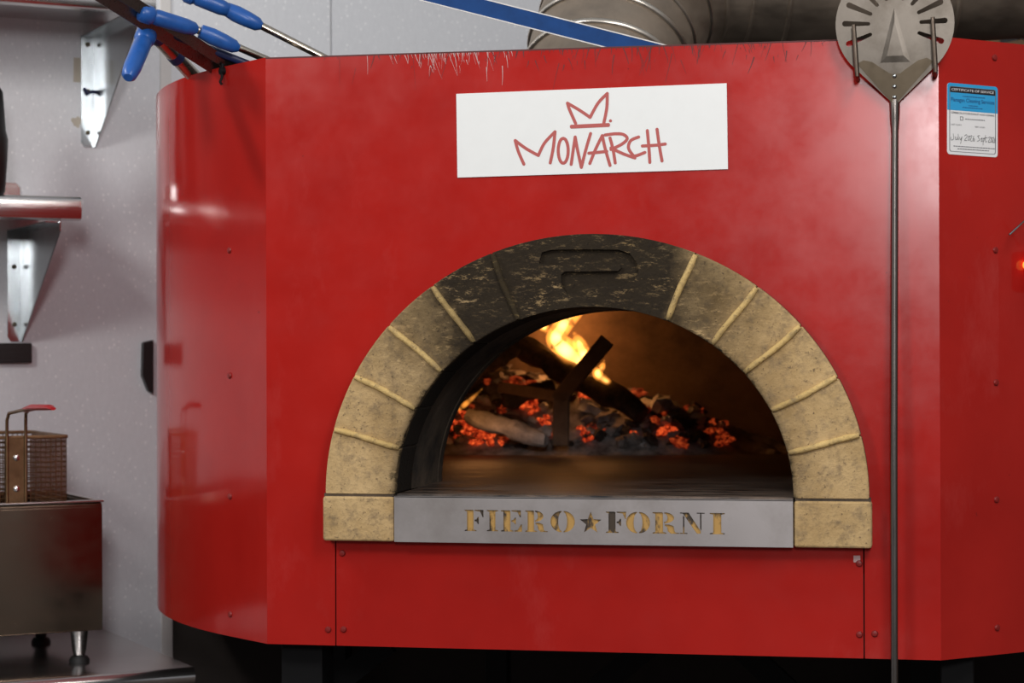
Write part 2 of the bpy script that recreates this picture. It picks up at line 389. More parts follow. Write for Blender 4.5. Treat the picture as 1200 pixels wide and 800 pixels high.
# stone arch
AY = .032
JA = [180.0, 165.6, 152.6, 139.0, 126.0, 111.3, 67.3, 52.6, 40.2, 26.8, 13.6, 0.0]
def el(a, b, t): return (a*math.cos(t), AZ+b*math.sin(t))
emb = [(330, 225), (345, 165), (400, 150), (580, 148), (760, 150), (820, 170), (860, 220), (870, 265), (850, 310), (800, 345), (650, 352), (618, 388), (480, 388), (452, 350), (450, 285), (470, 268), (600, 268), (760, 265), (775, 248), (765, 232), (560, 230), (370, 232)]
def fpx(x, y, Y=-AY): q = py(x, y, Y); return (q.x, q.z)
emb = [fpx(560+x/4.615, 260+y/4.615) for x, y in emb]
for i in range(11):
    ta, tb = math.radians(JA[i]), math.radians(JA[i+1]); g = .0007/.43
    first, last = i == 0, i == 10
    ta2 = ta-(0 if first else g); tb2 = tb+(0 if last else g); n = 14 if i == 5 else 6
    lp = arc(OA, OB, ta2, tb2, n)+arc(IA, IB, tb2, ta2, n)
    mb = MB(); fr = FRONT; dz = random.uniform(-.0012, .0012)
    if i == 5:
        mb.prism(fr, [lp, emb], AY-.010, AY); mb.prism(fr, [lp], -.10, AY-.0101)
        MB().prism(fr, [lp, emb], AY-.010, AY).build('arch_keystone', M['brick'], oven, bevel=.004, label='soot-blackened keystone with a hook emblem pressed in')
        MB().prism(fr, [lp], -.10, AY-.0101).build('arch_brick', M['brick'], oven)
    else:
        mb.prism(fr, [lp], -.10, AY+dz).build('arch_brick', M['brick'], oven, bevel=.0028)
for i in range(1, 11):
    t = math.radians(JA[i]); pts = []
    for k in range(7):
        s = k/6; a = IA+.002+(OA-IA-.005)*s; b = IB+.002+(OB-IB-.005)*s
        x, z = el(a, b, t+.004*math.sin(5*s+i)); pts.append(V((x, -AY-.0005, z)))
    MB().tube(pts, [.0050, .0066, .0060, .0068, .0062, .0068, .0052], 8, flat=.9).build('mortar_rib', M['rib'], oven, smooth=60)
for sg in (-1, 1):
    x0, x1 = sorted((sg*.368, sg*.5055))
    MB().prism(FRONT, [[(x0, 1.050), (x1, 1.050), (x1, 1.133), (x0, 1.133)]], -.10, AY+.003).build('sill_block', M['sill_stone'], oven, bevel=.005)
    MB().box(((x0+x1)/2, .033, 1.1355), (x1-x0-.004, .125, .006)).build('joint_strip', M['lining'], oven)
# steel sill plate with cut-out lettering
MB().box((0, .0, 1.0905), (.733, .0635, .078)).build('sill_core', M['ochre'], oven)
def ltr(ch):
    T = .045                                                        # serif thickness
    def ibeam(x0, x1, s0, s1): return [(s0, 0), (s1, 0), (s1, T), (x1, T+.03), (x1, 1-T-.03), (s1, 1-T), (s1, 1), (s0, 1), (s0, 1-T), (x0, 1-T-.03), (x0, T+.03), (s0, T)]
    if ch == 'I': return [ibeam(.12, .40, 0, .52)], .52
    if ch == 'N':
        return [[(0, 0), (.27, 0), (.27, T), (.16, T), (.16, .80), (.11, .86), (.11, T), (0, T)],
                [(0, 1), (.0, 1-T), (.08, 1-T), (.12, .93), (.60, .02), (.74, .02), (.74, .14), (.31, 1)],
                [(.60, 1), (.60, 1-T), (.715, 1-T), (.715, .24), (.765, .16), (.765, 1-T), (.88, 1-T), (.88, 1)]], .88
    st = [(0, 0), (.50, 0), (.50, T), (.38, T+.03), (.38, .97), (.34, 1), (0, 1), (0, 1-T), (.10, 1-T-.03), (.10, T+.03), (0, T)]
    if ch == 'F': return [st, [(.42, 1), (.42, 1-T), (.66, 1-T-.04), (.76, .66), (.80, .66), (.80, 1)], [(.42, .535), (.42, .465), (.50, .45), (.56, .33), (.60, .33), (.60, .67), (.56, .67), (.50, .55)]], .80
    if ch == 'E': return [st, [(.42, 1), (.42, 1-T), (.66, 1-T-.04), (.76, .68), (.80, .68), (.80, 1)], [(.42, .535), (.42, .465), (.50, .45), (.56, .35), (.60, .35), (.60, .65), (.56, .65), (.50, .55)],
                          [(.54, 0), (.84, 0), (.84, .34), (.80, .34), (.68, T+.04), (.54, T)]], .84
    if ch == 'R':
        o = [(.42+.36*math.cos(t)*1.0, .74+.26*math.sin(t)) for t in [PI/2-PI*i/12 for i in range(13)]]
        i_ = [(.42+.12*math.cos(t), .74+.20*math.sin(t)) for t in [-PI/2+PI*i/12 for i in range(13)]]
        return [st, o+i_, [(.44, .43), (.60, .43), (.76, .36), (.80, .10), (.86, T), (.96, T), (.96, 0), (.66, 0), (.55, .12), (.53, .30), (.44, .38)]], .96
    if ch == 'O':
        L = []
        for sg in (-1, 1):
            o = [(.44+sg*(.035+.405*math.cos(t)), .5+.5*math.sin(t)) for t in [PI/2-PI*i/16 for i in range(17)]]
            i_ = [(.44+sg*(.035+.125*math.cos(t)), .5+.44*math.sin(t)) for t in [-PI/2+PI*i/16 for i in range(17)]]
            L.append(o+i_)
        return L, .88
    if ch == '*':
        return [[(.5+(.53 if i % 2 == 0 else .22)*math.sin(i*PI/5), .46+(.53 if i % 2 == 0 else .22)*math.cos(i*PI/5)) for i in range(10)]], 1.0
holes = []
for ch, xa, xb in zip('FIERO*FORNI', (545, 571, 587.5, 616, 645.5, 680, 710.5, 734, 765, 797, 832), (567, 584, 612, 642, 674, 705, 734, 762, 796, 826, 849.5)):
    ps, wd = ltr(ch)
    xm = (xa+xb)/2; yt = 597+(xm-545)*.0132; yb = yt+24.6
    if ch == '*': yt -= 0; yb += .5
    A = fpx(xa, yb); B = fpx(xb, yt)
    holes += [[(A[0]+(B[0]-A[0])*x/wd, A[1]+(B[1]-A[1])*y) for x, y in p] for p in ps]
PW = AY+.0035
sp = MB().prism(FRONT, [[(-.3675, 1.050), (.3665, 1.050), (.3665, 1.134), (-.3675, 1.134)]]+holes, PW-.002, PW).build('sill_plate', M['brushed'], oven, label='brushed steel plate with cut-out stencil lettering')
MB().box((0, -PW+.022, 1.1337), (.733, .044, .002)).build('top_flange', M['brushed'], sp)
# mouth lining, hearth and dome
TY = .33
mb = MB(); n = 48; rows = [(-.02, 1.0), (.09, 1.0), (.095, 1.012), (.2, 1.0), (TY, 1.0)]
vs = []; fs = []
for y, k in rows:
    for t in range(n+1):
        x, z = el((IA+.002)*k, (IB+.002)*k, PI*t/n); j = .004*noise.noise(V((x*9, y*9, z*9))); vs.append((x*(1+j), y, z))
for i in range(len(rows)-1):
    for t in range(n): fs.append((i*(n+1)+t, i*(n+1)+t+1, (i+1)*(n+1)+t+1, (i+1)*(n+1)+t))
ml = MB().add(vs, fs).build('mouth_lining', M['lining'], oven, smooth=50)
MB().prism(GR, [[(-.366, -.02), (.366, -.02), (.366, .16)] + [(.98*math.cos(t), .98+.94*math.sin(t)) for t in [math.radians(-58+296*i/60) for i in range(61)]] + [(-.366, .16)]], 1.10, 1.138).build('hearth_floor', M['hearth'], oven)
DX, DY, DZ, DC = .92, .86, .73, 1.04
bm_v = []; fs = []; na, nb = 96, 24
for j in range(nb+1):
    ph = PI/2*j/nb
    for i in range(na): t = 2*PI*i/na; bm_v.append((DX*math.cos(ph)*math.cos(t), DC+DY*math.cos(ph)*math.sin(t), 1.132+DZ*math.sin(ph)))
for j in range(nb):
    for i in range(na):
        q = (j*na+i, j*na+(i+1) % na, (j+1)*na+(i+1) % na, (j+1)*na+i)
        c = sum((V(bm_v[k]) for k in q), V())/4
        if c.y < TY+.01: continue
        fs.append(q)
MB().prism(FRONT, [[(-.62, AZ-.005), (-IA, AZ-.005)]+arc(IA, IB, PI, 0, 48)+[(IA, AZ-.005), (.62, AZ-.005), (.62, 1.76), (-.62, 1.76)]], -TY-.03, -TY+.004).build('throat_wall', M['lining'], oven)
MB().add(bm_v, fs).build('dome_lining', M['dome'], oven, smooth=60)
# screws, latch, hooks, control box
def screw(fr, u, v, r=.0062):
    MB().lathe(fr.p(u, v, 0), fr.n, [(0, r), (.0015, r), (.0035, r*.75), (.004, r*.3)], 10).build('screw', M['red_screw'], oven, smooth=40)
M['red_screw'] = simple('painted_screw', (.22, .012, .010), .4, 0, .4, 200)
for x, z in ((-.505, .880), (-.475, .881), (-.477, 1.024), (.482, 1.02), (.482, .893), (.509, .895)): screw(FRONT, x, z)
for z in (1.932, 1.583, 1.343, 1.131, .899): screw(FACET[1], TL-.008, z)
for z in (1.601, 1.357, 1.122, .893): screw(FACET[-1], .006, z)
MB().box(FRONT.p(.478, 1.028, .0008), (.012, .0016, .012)).build('screw_tab', M['scratch_light'], oven)
mb = MB().tube([FACET[-1].p(-.012, 1.966, .004), FACET[-1].p(-.012, 1.938, .006), FACET[-1].p(-.012, 1.93, .01), FACET[-1].p(-.012, 1.925, .006)], .0028, 8)
mb.lathe(FACET[-1].p(-.014, 1.952, 0), FACET[-1].n, [(0, .008), (.008, .008), (.01, .004)], 10)
mb.build('latch_hook', M['black_steel'], oven, smooth=40)
for (x0, yt, x1, yb) in ((1000.5, 29, 1004.5, 88), (1093, 20, 1096.5, 83)):
    a = py(x1, yb, -.062); b = py(x0, yt, -.062); base = V((a.x, -.0, a.z-.001))
    MB().tube([base, base+V((0, -.045, 0)), a+V((0, .006, -.001)), a, a+(b-a)*.08, a+(b-a)*.6, b], [.0042]*6+[.0036], 10).build('peel_hook', M['hook_steel'], oven, smooth=40)
cbx = FACET[1].p(TL+.082, 1.545, 0)
cb = MB().box(cbx+V((.012, -.004, 0)), (.05, .03, .10), FACET[1].ex).build('control_box', M['red'], oven, bevel=.006)
MB().lathe(cbx+V((-.009, -.012, .012)), FACET[1].n+FACET[1].ex*-.6, [(0, .009), (.008, .009), (.012, .005)], 12).build('indicator_lamp', M['lamp'], cb, smooth=40)
MB().tube([onp(1182.5, 275, FACET[1].n, FACET[1].n.dot(V((H, 0, 0)))+.03), onp(1203, 256, FACET[1].n, FACET[1].n.dot(V((H, 0, 0)))+.03), cbx+V((.03, -.02, .05))], .0022, 8).build('lever_wire', M['polished'], cb, smooth=40)
MB().prism(FRONT, [[(-H, Z1-.0028), (H, Z1-.0028), (H, Z1), (-H, Z1)]], 0, .0003).build('grimy_edge', M['scratch_dark'], fp)
# paint scratches along the top edge (worn through by peels)
rs = random.Random(3)
for nm, mt, cnt, xr, wd in (('light_scratches', 'scratch_light', 90, (440, 600), .0013), ('dark_scratches', 'scratch_dark', 170, (380, 960), .0019)):
    mb = MB()
    for i in range(cnt):
        x = rs.gauss((xr[0]+xr[1])/2+(0 if nm[0] == 'l' else 50), (xr[1]-xr[0])/(4 if nm[0] == 'l' else 3.6))
        if not 330 < x < 965: continue
        u = fpx(x, 60, 0)[0]; L = min(.075, rs.expovariate(1/.013)+.003); ln = rs.uniform(-.1, .45) if nm[0] == 'l' else rs.uniform(-.5, .45)
        v = Z1-.0008-(rs.uniform(0, .03) if rs.random() < .25 else 0)
        mb.stroke(FRONT, [(u, v), (u+ln*L*.5+rs.uniform(-.001, .001), v-L*.5), (u+ln*L, v-L)], wd*rs.uniform(.35, 1.3), .0002+i*1e-6, taper=True)
    mb.build(nm, M[mt], fp, kind='stuff')

# ================================================================== stand below the oven
stand = thing('oven_stand', (0, .6, 0), 'black square-tube steel stand carrying the red oven', 'stand')
def post(x, y, s): MB().box((x, y, Z0/2-.001), (s, s, Z0-.004)).build('leg', M['black_steel'], stand, bevel=.003)
post(-.575, .10, .082); post(.655, .13, .06); post(-.34, .8, .05); post(.6, .9, .06); post(-.75, .92, .06)
MB().box((0, 1.0, .41), (2.36, .012, .82)).build('rear_panel', M['dark_sheet'], stand)
for a, b in ((py(375, 815, .45), py(455, 752, .45)), (py(690, 815, .6), py(765, 752, .6)), (py(930, 815, .6), py(862, 752, .6))):
    MB().bar(a, b, .05, .02, (0, 1, 0)).build('brace', M['black_steel'], stand)
MB().box((0.04, .62, Z0-.03), (1.16, .04, .04)).build('cross_rail', M['black_steel'], stand)

# ================================================================== sign
sc = [py(x, y, -.003) for x, y in ((536, 208), (853, 198), (851, 97), (533, 110))]
ex = (sc[1]-sc[0]).normalized(); so = sc[0].copy(); so.y = -.0002
SF = Fr(so, (ex.x, 0, ex.z), (-ex.z, 0, ex.x)); SW = (sc[1]-sc[0]).length; SH = (sc[3]-sc[0]).length
sign = thing('name_sign', so, 'white rectangular sign reading MONARCH under a hand-drawn red crown', 'sign')
MB().prism(SF, [[(0, 0), (SW, 0), (SW, SH), (0, SH)]], 0, .0025).build('sign_panel', M['white_sign'], sign)
def sg_(x, y):                                               # detail coordinates of the drawing -> sign frame
    q = py(520+x/3.4286, 80+y/3.4286, -.003)-so; return (q.dot(SF.ex), q.dot(SF.ez))
SS = .0058
def glyph(nm, strokes, wd=SS):
    mb = MB()
    for k, s in enumerate(strokes): mb.stroke(SF, [sg_(*p) for p in s], wd, .0028+k*.00004, smooth=len(s) > 2 and s[0] != 'x')
    return mb.build(nm, M['sign_ink'], sign)
glyph('crown_emblem', [[(497, 140), (505, 165), (530, 222)], [(497, 140), (545, 168), (588, 197)], [(588, 197), (620, 140), (657, 101)], [(657, 101), (655, 160), (642, 225)], [(513, 236), (662, 229)], [(513, 233), (662, 226)], [(670, 211), (671, 211)]])
glyph('letter', [[(287, 290), (300, 335), (322, 385)], [(287, 290), (330, 322), (380, 350)], [(380, 350), (405, 300), (447, 255)], [(447, 255), (440, 320), (428, 380)]])
glyph('letter', [[(480+20*math.sin(t), 331-50*math.cos(t)) for t in [2*PI*i/14 for i in range(15)]]])
glyph('letter', [[(528, 276), (520, 330), (512, 386)], [(528, 276), (538, 330), (553, 398)], [(553, 398), (570, 330), (590, 262)]])
glyph('letter', [[(637, 270), (610, 325), (587, 382)], [(637, 270), (648, 320), (668, 390)], [(583, 341), (655, 334)]])
glyph('letter', [[(668, 280), (680, 325), (689, 380)], [(648, 268), (690, 263), (722, 266), (737, 283), (715, 305), (672, 326)], [(672, 320), (720, 343), (768, 360)]])
glyph('letter', [[(783, 276), (752, 290), (742, 318), (757, 345), (770, 352), (808, 338)]])
glyph('letter', [[(818, 250), (824, 315), (828, 378)], [(857, 245), (866, 310), (877, 372)], [(798, 312), (850, 309), (890, 304)]])

# ================================================================== service sticker on the right corner panel
fr1 = FACET[1]; nd = fr1.n.dot(V((H, 0, 0)))
tc = [onp(x, y, fr1.n, nd+.001) for x, y in ((1110, 180.5), (1169, 184.5), (1171, 102), (1113.5, 97))]
o = tc[0].copy(); TF = Fr(o-fr1.n*.0006, tc[1]-tc[0], (tc[3]-tc[0]) - (tc[1]-tc[0]).normalized()*((tc[3]-tc[0]).dot((tc[1]-tc[0]).normalized())))
TW = (tc[1]-tc[0]).length; THt = (tc[3]-tc[0]).length
stk = thing('service_sticker', o, 'blue and white cleaning certificate sticker on the red oven corner', 'sticker')
def rr(x0, y0, x1, y1, r): return [(cx+r*math.cos(a), cy+r*math.sin(a)) for cx, cy, a0 in ((x1-r, y1-r, 0), (x0+r, y1-r, PI/2), (x0+r, y0+r, PI), (x1-r, y0+r, 1.5*PI)) for a in [a0+PI/2*i/4 for i in range(5)]]
MB().prism(TF, [rr(0, 0, TW, THt, .006)], 0, .0008).build('backing', M['st_white'], stk)
hb = [p for p in rr(0, 0, TW, THt, .006) if p[1] > THt*.5]
MB().prism(TF, [hb+[(0, THt*.62), (TW, THt*.62)]], .0008, .001).build('header_band', M['st_blue'], stk)
MB().prism(TF, [[(TW*.05, THt*.87), (TW*.95, THt*.87), (TW*.95, THt*.95), (TW*.05, THt*.95)]], .001, .0011).build('title_bar', M['ink'], stk)
def tx(s, v, h, wd, mat, u=.5, bold=0, w=.0013, nm='lettering'): MB().add(*text(TF, s, TW*u, THt*v, THt*h, TW*wd, w, bold)).build(nm, M[mat], stk)
tx('CERTIFICATE OF SERVICE', .895, .035, .84, 'st_white')
tx('Flanagan Cleaning Services', .745, .055, .86, 'ink_blue', bold=.01)
for v, u0, u1 in ((.825, .3, .7), (.70, .42, .58), (.67, .3, .7), (.51, .35, .74), (.12, .12, .92), (.085, .2, .82)):
    mb = MB(); u = u0
    while u < u1:
        wv = random.uniform(.015, .05); mb.prism(TF, [[(TW*u, THt*(v-.006)), (TW*(u+wv), THt*(v-.006)), (TW*(u+wv), THt*(v+.006)), (TW*u, THt*(v+.006))]], .001, .00125); u += wv+.012
    mb.build('fine_print', M['ink_blue' if v > .6 else 'grey_ink'], stk)
tx('COMMERCIAL KITCHEN EXHAUST HOOD CLEANING', .575, .026, .86, 'grey_ink', bold=.012)
tx('LAST CLEAN', .41, .022, .2, 'grey_ink', .17); tx('NEXT CLEAN', .40, .022, .2, 'grey_ink', .64)
MB().prism(TF, [[(TW*.25, THt*.485), (TW*.31, THt*.485), (TW*.31, THt*.54), (TW*.25, THt*.54)], [(TW*.26, THt*.493), (TW*.30, THt*.493), (TW*.30, THt*.532), (TW*.26, THt*.532)]], .0009, .0012).build('check_box', M['grey_ink'], stk)
MB().prism(TF, [rr(TW*.04, THt*.04, TW*.96, THt*.955, .004), rr(TW*.052, THt*.047, TW*.948, THt*.948, .004)], .0008, .00115).build('border_line', M['grey_ink'], stk)
hw = [[(.10, .29), (.11, .22), (.06, .20), (.05, .24)], [(.14, .25), (.15, .21), (.18, .22), (.18, .25), (.19, .21)], [(.20, .29), (.21, .21)], [(.23, .25), (.25, .21), (.28, .26), (.25, .16)],
      [(.33, .27), (.37, .29), (.38, .26), (.33, .21), (.38, .21)], [(.42, .28), (.40, .24), (.42, .21), (.44, .25), (.42, .28)], [(.44, .27), (.48, .28), (.45, .21), (.49, .21)], [(.52, .28), (.50, .22), (.53, .21), (.53, .24), (.50, .23)],
      [(.64, .29), (.60, .28), (.64, .23), (.59, .21)], [(.66, .24), (.69, .26), (.67, .21), (.70, .22)], [(.71, .26), (.71, .16)], [(.71, .25), (.74, .25), (.72, .21)], [(.76, .30), (.76, .21), (.79, .22)], [(.73, .26), (.80, .27)],
      [(.82, .27), (.86, .28), (.82, .21), (.86, .21)], [(.88, .28), (.87, .22), (.90, .22), (.89, .27), (.88, .28)], [(.90, .27), (.93, .28), (.91, .21), (.94, .21)], [(.96, .28), (.94, .22), (.96, .21), (.97, .24), (.95, .23)]]
mb = MB()
for k, s in enumerate(hw): mb.stroke(TF, [(TW*(.5+(x-.5)*.97), THt*y) for x, y in s], .0009, .0013+k*1e-6)
mb.build('handwriting', M['ink'], stk)

# ================================================================== turning peel hung on the hooks
pe = thing('turning_peel', (.543, -.035, .55), 'round slotted steel turning peel with a long pole hanging on the oven', 'peel')
pc = py(1048.5, 28, -.036); PF = Fr((pc.x, -.036, pc.z), (1, 0, 0), (0, -.13, 1)); R_ = .1035; DP = .144
ta = math.acos(R_/DP)
out = [(R_*math.sin(a), -R_*math.cos(a)) for a in [ta+(2*PI-2*ta)*i/60 for i in range(61)]] + [(0, -DP)]
slots = []
for ad in (2, 24, 48, 72, -22):
    for sg in (-1, 1):
        a = math.radians(ad); dx, dz = math.cos(a)*sg, math.sin(a); L = []
        for i in range(9): t = PI/2+PI*i/8; L.append((.046+.0032*math.cos(t), .0032*math.sin(t)))
        for i in range(9): t = -PI/2+PI*i/8; L.append((.087+.0050*math.cos(t), .0050*math.sin(t)))
        slots.append([(r_*dx-q*dz*sg, r_*dz+q*dx*sg) for r_, q in L])
MB().prism(PF, [out]+slots, 0, .0018).build('head', M['peel_steel'], pe, label='round steel head with radial slots')
def pp(x, y): q = py(x, y, -.038); return (q.x-pc.x, q.z-pc.z)
tri = [pp(1048, 8), pp(1031.5, 73), pp(1067, 72)]
a = [PF.p(*q, .0018) for q in tri]; inn = [(q[0]*.55, q[1]*.62-.014) for q in tri]
b = [PF.p(*q, .0026) for q in inn]
MB().add(a+b, [(3, 4, 5), (0, 1, 4, 3), (1, 2, 5, 4), (2, 0, 3, 5)]).build('stiffening_ridge', M['peel_steel'], pe)
nk = [pp(*q) for q in ((1004, 74), (1012, 70), (1022, 72), (1034, 80), (1042, 85), (1048, 86.5), (1055, 85), (1063, 79), (1076, 70), (1086, 67), (1094, 71), (1049, 121.5), (1047, 121.5))]
MB().prism(PF, [nk], .0018, .0036).build('neck_plate', M['neck_steel'], pe)
for y in (88.5, 100.5, 113): MB().lathe(PF.p(*pp(1048.2, y), .0036), PF.n, [(0, .0040), (.0012, .0036), (.0026, .0016)], 10).build('rivet', M['polished'], pe, smooth=50)
top = PF.p(*pp(1048.5, 117), -.006)
MB().tube([top+V((0, 0, .012)), top, top+V((0, 0, -.03)), top+V((0, 0, -.055)), V((.5445, -.034, 1.2)), V((.543, -.033, .55))], [.009, .0105, .0095, .0072, .0072, .0072], 14, flat=.9).build('pole', M['pole_steel'], pe, smooth=40)

# ================================================================== fire inside the oven
HZ = 1.138
def mound(x, y):
    if ((x/.86)**2+((y-DC)/.80)**2) > 1: edge = 0
    prof = [(-.80, .16), (-.66, .19), (-.50, .215), (-.35, .20), (-.22, .145), (-.05, .13), (.05, .075), (.17, .035), (.30, .006), (.42, 0)]
    h = 0
    for (a, p), (b, q) in zip(prof, prof[1:]):
        if a <= x <= b: h = p+(q-p)*(x-a)/(b-a)
    if x < -.8: h = .16
    fy = 1.42+.10*max(0, x+.3)+.03*noise.noise(V((x*5, 0, 3)))
    t = max(0, min(1, (y-fy)/.26)); t = t*t*(3-2*t)
    return h*t + (.016*noise.noise(V((x*14, y*14, 1)))+.010*noise.noise(V((x*38, y*38, 2))))*min(1, t*4)
vs = []; fs = []; nx, ny = 110, 60
for j in range(ny+1):
    for i in range(nx+1):
        x = -.83+1.3*i/nx; y = 1.36+.50*j/ny
        vs.append((x, y, HZ-.004+mound(x, y)))
for j in range(ny):
    for i in range(nx):
        k = j*(nx+1)+i; c = V(vs[k])
        if (c.x/.9)**2+((c.y-DC)/.84)**2 < 1: fs.append((k, k+1, k+nx+2, k+nx+1))
ah = MB().add(vs, fs).build('ash_heap', M['ash'], smooth=80)
tag(ah, 'heap of grey ash at the back of the oven floor', 'ash', kind='stuff')
# lumps
protos = []
rc = random.Random(11)
for k in range(10):
    bm = bmesh.new(); bmesh.ops.create_icosphere(bm, subdivisions=1, radius=1)
    for v in bm.verts: v.co *= rc.uniform(.7, 1.3)
    bmesh.ops.subdivide_edges(bm, edges=bm.edges[:], cuts=1)
    sx, sy, sz = rc.uniform(.8, 1.6), rc.uniform(.6, 1), rc.uniform(.45, .8)
    for v in bm.verts:
        n_ = noise.noise(v.co*1.7+V((k*7.3, 0, 0)))
        v.co *= 1+.45*n_; v.co = V((round(v.co.x*3)/3*.5+v.co.x*.5, v.co.y, round(v.co.z*3)/3*.4+v.co.z*.6)); v.co = V((v.co.x*sx, v.co.y*sy, v.co.z*sz))
    me = bpy.data.meshes.new('lump'); bm.to_mesh(me); bm.free(); protos.append(me)
pm = {}
def lump(kind, mt, x, y, s, lift=.3):
    k = rc.randrange(len(protos)); key = (k, mt)
    if key not in pm: q = protos[k].copy(); q.materials.append(M[mt]); pm[key] = q
    o = bpy.data.objects.new(kind, pm[key]); COL.objects.link(o)
    o.location = (x, y, HZ+max(0, mound(x, y))+s*lift); o.scale = (s, s, s); o.rotation_euler = (rc.uniform(-.5, .5), rc.uniform(-.5, .5), rc.uniform(0, 6.3))
    return o
EMB = {'glowing_ember': ('glowing red-orange ember in the ash heap inside the oven', 'ember', 'glowing embers in the oven'),
       'ember_dim': ('dull red half-cooled ember among the charcoal in the oven', 'ember', 'cooling embers in the oven'),
       'char': ('black charcoal lump piled in the oven fire', 'charcoal', 'black charcoal lumps in the oven'),
       'ash': ('dark grey ash-dusted charcoal lump piled in the oven fire', 'charcoal', 'ash-dusted charcoal lumps in the oven'),
       'ash_pale': ('pale grey burnt-out charcoal lump piled in the oven fire', 'charcoal', 'burnt-out charcoal lumps in the oven')}
def addl(kind, mt, x, y, s, lift=.3):
    if (x/.86)**2+((y-DC)/.80)**2 > .98: return
    o = lump(kind, mt, x, y, s, lift); tag(o, *EMB[mt if mt in EMB else kind])
def at_px(px, pyy):                                          # where a line of sight meets the heap
    q = ray(px, pyy); t = 4.9
    while t < 6:
        p = CAM+q*t
        if p.z < HZ+mound(p.x, p.y) or (p.x/.88)**2+((p.y-DC)/.82)**2 > 1: return p
        t += .01
    return CAM+q*5.6
for i in range(210):
    px = rc.uniform(505, 850); top = 432+max(0, px-650)*.30+max(0, 560-px)*.25
    yy = rc.uniform(top, 526); p = at_px(px, yy)
    mt = rc.choice(['char', 'char', 'ash', 'ash', 'ash_pale', 'ember_dim'])
    addl('glowing_ember' if mt == 'ember_dim' else 'charcoal_lump', mt, p.x, p.y, rc.choice([.011, .014, .017, .022, .028])*rc.uniform(.85, 1.15))
for cx, cy, sx, sy, cnt, big in ((540, 508, 22, 9, 26, .02), (618, 478, 12, 8, 9, .02), (690, 470, 10, 9, 9, .02), (658, 441, 5, 5, 3, .016), (690, 515, 12, 6, 6, .014), (735, 512, 8, 5, 4, .013), (778, 509, 9, 4, 6, .017), (520, 478, 8, 10, 7, .018), (560, 522, 20, 3, 6, .012), (645, 500, 10, 10, 4, .014)):
    for k in range(cnt):
        p = at_px(rc.gauss(cx, sx*.6), rc.gauss(cy, sy*.6)); addl('glowing_ember', 'ember', p.x, p.y, big*rc.uniform(.5, 1.2), .5)
p = at_px(772, 482); addl('charcoal_lump', 'ash_pale', p.x, p.y, .045, .3)
def log(nm, a, b, r, mt, label, seed):
    a, b = V(a), V(b); pts = []; rad = []
    for i in range(13):
        t = i/12; p = a.lerp(b, t); p += V((noise.noise(V((t*3, seed, 0))), noise.noise(V((t*3, seed, 4))), noise.noise(V((t*3, seed, 8)))))*r*.4
        pts.append(p); rad.append(r*(.9+.25*noise.noise(V((t*6, seed, 2))))*(.75 if i in (0, 12) else 1))
    mb = MB().tube(pts, rad, 14)
    for k, v in enumerate(mb.v): mb.v[k] = v+V((noise.noise(v*28), noise.noise(v*28+V((9, 0, 0))), noise.noise(v*28+V((0, 9, 0)))))*r*.30 + V((noise.noise(v*70), 0, noise.noise(v*70+V((5, 0, 0)))))*r*.12
    return tag(mb.build(nm, M[mt], smooth=35), label, 'log')
log('firewood_log', py(588, 392, 1.60), py(752, 486, 1.50), .034, 'log_char', 'black charred log slanting down through the fire under the flames', 1)
log('firewood_log', py(512, 462, 1.42), py(606, 402, 1.50), .034, 'log_char', 'brown burning log leaning against the left wall of the oven', 5)
log('firewood_log', py(548, 488, 1.40), py(640, 516, 1.36), .027, 'ash_pale', 'pale log burnt to white-grey ash beside the glowing embers', 9)
log('firewood_log', py(590, 470, 1.5), py(650, 452, 1.55), .024, 'char', 'thin dark charred branch lying behind the iron log rest', 12)
ir = thing('log_rest', py(657, 521, 1.40)*1.0, 'rusty flat iron log rest with a forked top standing in the coals', 'log rest')
Y = 1.37
MB().bar(py(657, 522, Y), py(658, 458, Y), .042, .012, (0, 1, 0)).build('post', M['iron'], ir, bevel=.003)
MB().bar(py(652, 470, Y), py(712, 398, Y), .040, .012, (0, 1, 0)).build('arm', M['iron'], ir, bevel=.003)
MB().bar(py(662, 466, Y), py(585, 453, Y+.12), .028, .012, (0, 1, 0)).build('arm', M['iron'], ir, bevel=.003)
# flames (glowing gas in closed bodies)
def tongue(pts, Y, core=True, label='', group='flames of the wood fire'):
    P = []; Rr = []
    cr = [(500+x/4, 360+y/4, r/4*1.15) for x, y, r in pts]
    for i in range(len(cr)-1):
        p0 = cr[max(i-1, 0)]; p1 = cr[i]; p2 = cr[i+1]; p3 = cr[min(i+2, len(cr)-1)]
        for k in range(5):
            t = k/5; q = [.5*(2*p1[j]+(p2[j]-p0[j])*t+(2*p0[j]-5*p1[j]+4*p2[j]-p3[j])*t*t+(3*p1[j]-p0[j]-3*p2[j]+p3[j])*t**3) for j in range(3)]
            P.append(py(q[0], q[1], Y+.03*math.sin(3*(i+t)))); Rr.append(max(.0008, q[2]*5.3/FPX))
    P.append(py(cr[-1][0], cr[-1][1], Y)); Rr.append(.0008)
    o = MB().tube(P, Rr, 14).build('flame', M['flame'], None, smooth=80); tag(o, label, 'flame', group)
    if core:
        n = len(P); c0, c1 = int(n*.08), int(n*.80)
        MB().tube([q+V((0, 0, 0)) for q in P[c0:c1]], [q*.55*math.sin(PI*(i+.6)/(c1-c0+.4))**.5 for i, q in enumerate(Rr[c0:c1])], 12).build('flame_core', M['flame_core'], o, smooth=80)
tongue([(745, 285, 12), (720, 258, 40), (655, 205, 55), (605, 150, 42), (632, 95, 40), (672, 40, 40), (735, 5, 16), (765, -12, 3)], 1.57, label='tall yellow flame rising behind the charred log')
tongue([(745, 262, 14), (738, 225, 32), (715, 170, 28), (690, 118, 6)], 1.56, label='pointed yellow flame beside the tallest flame')
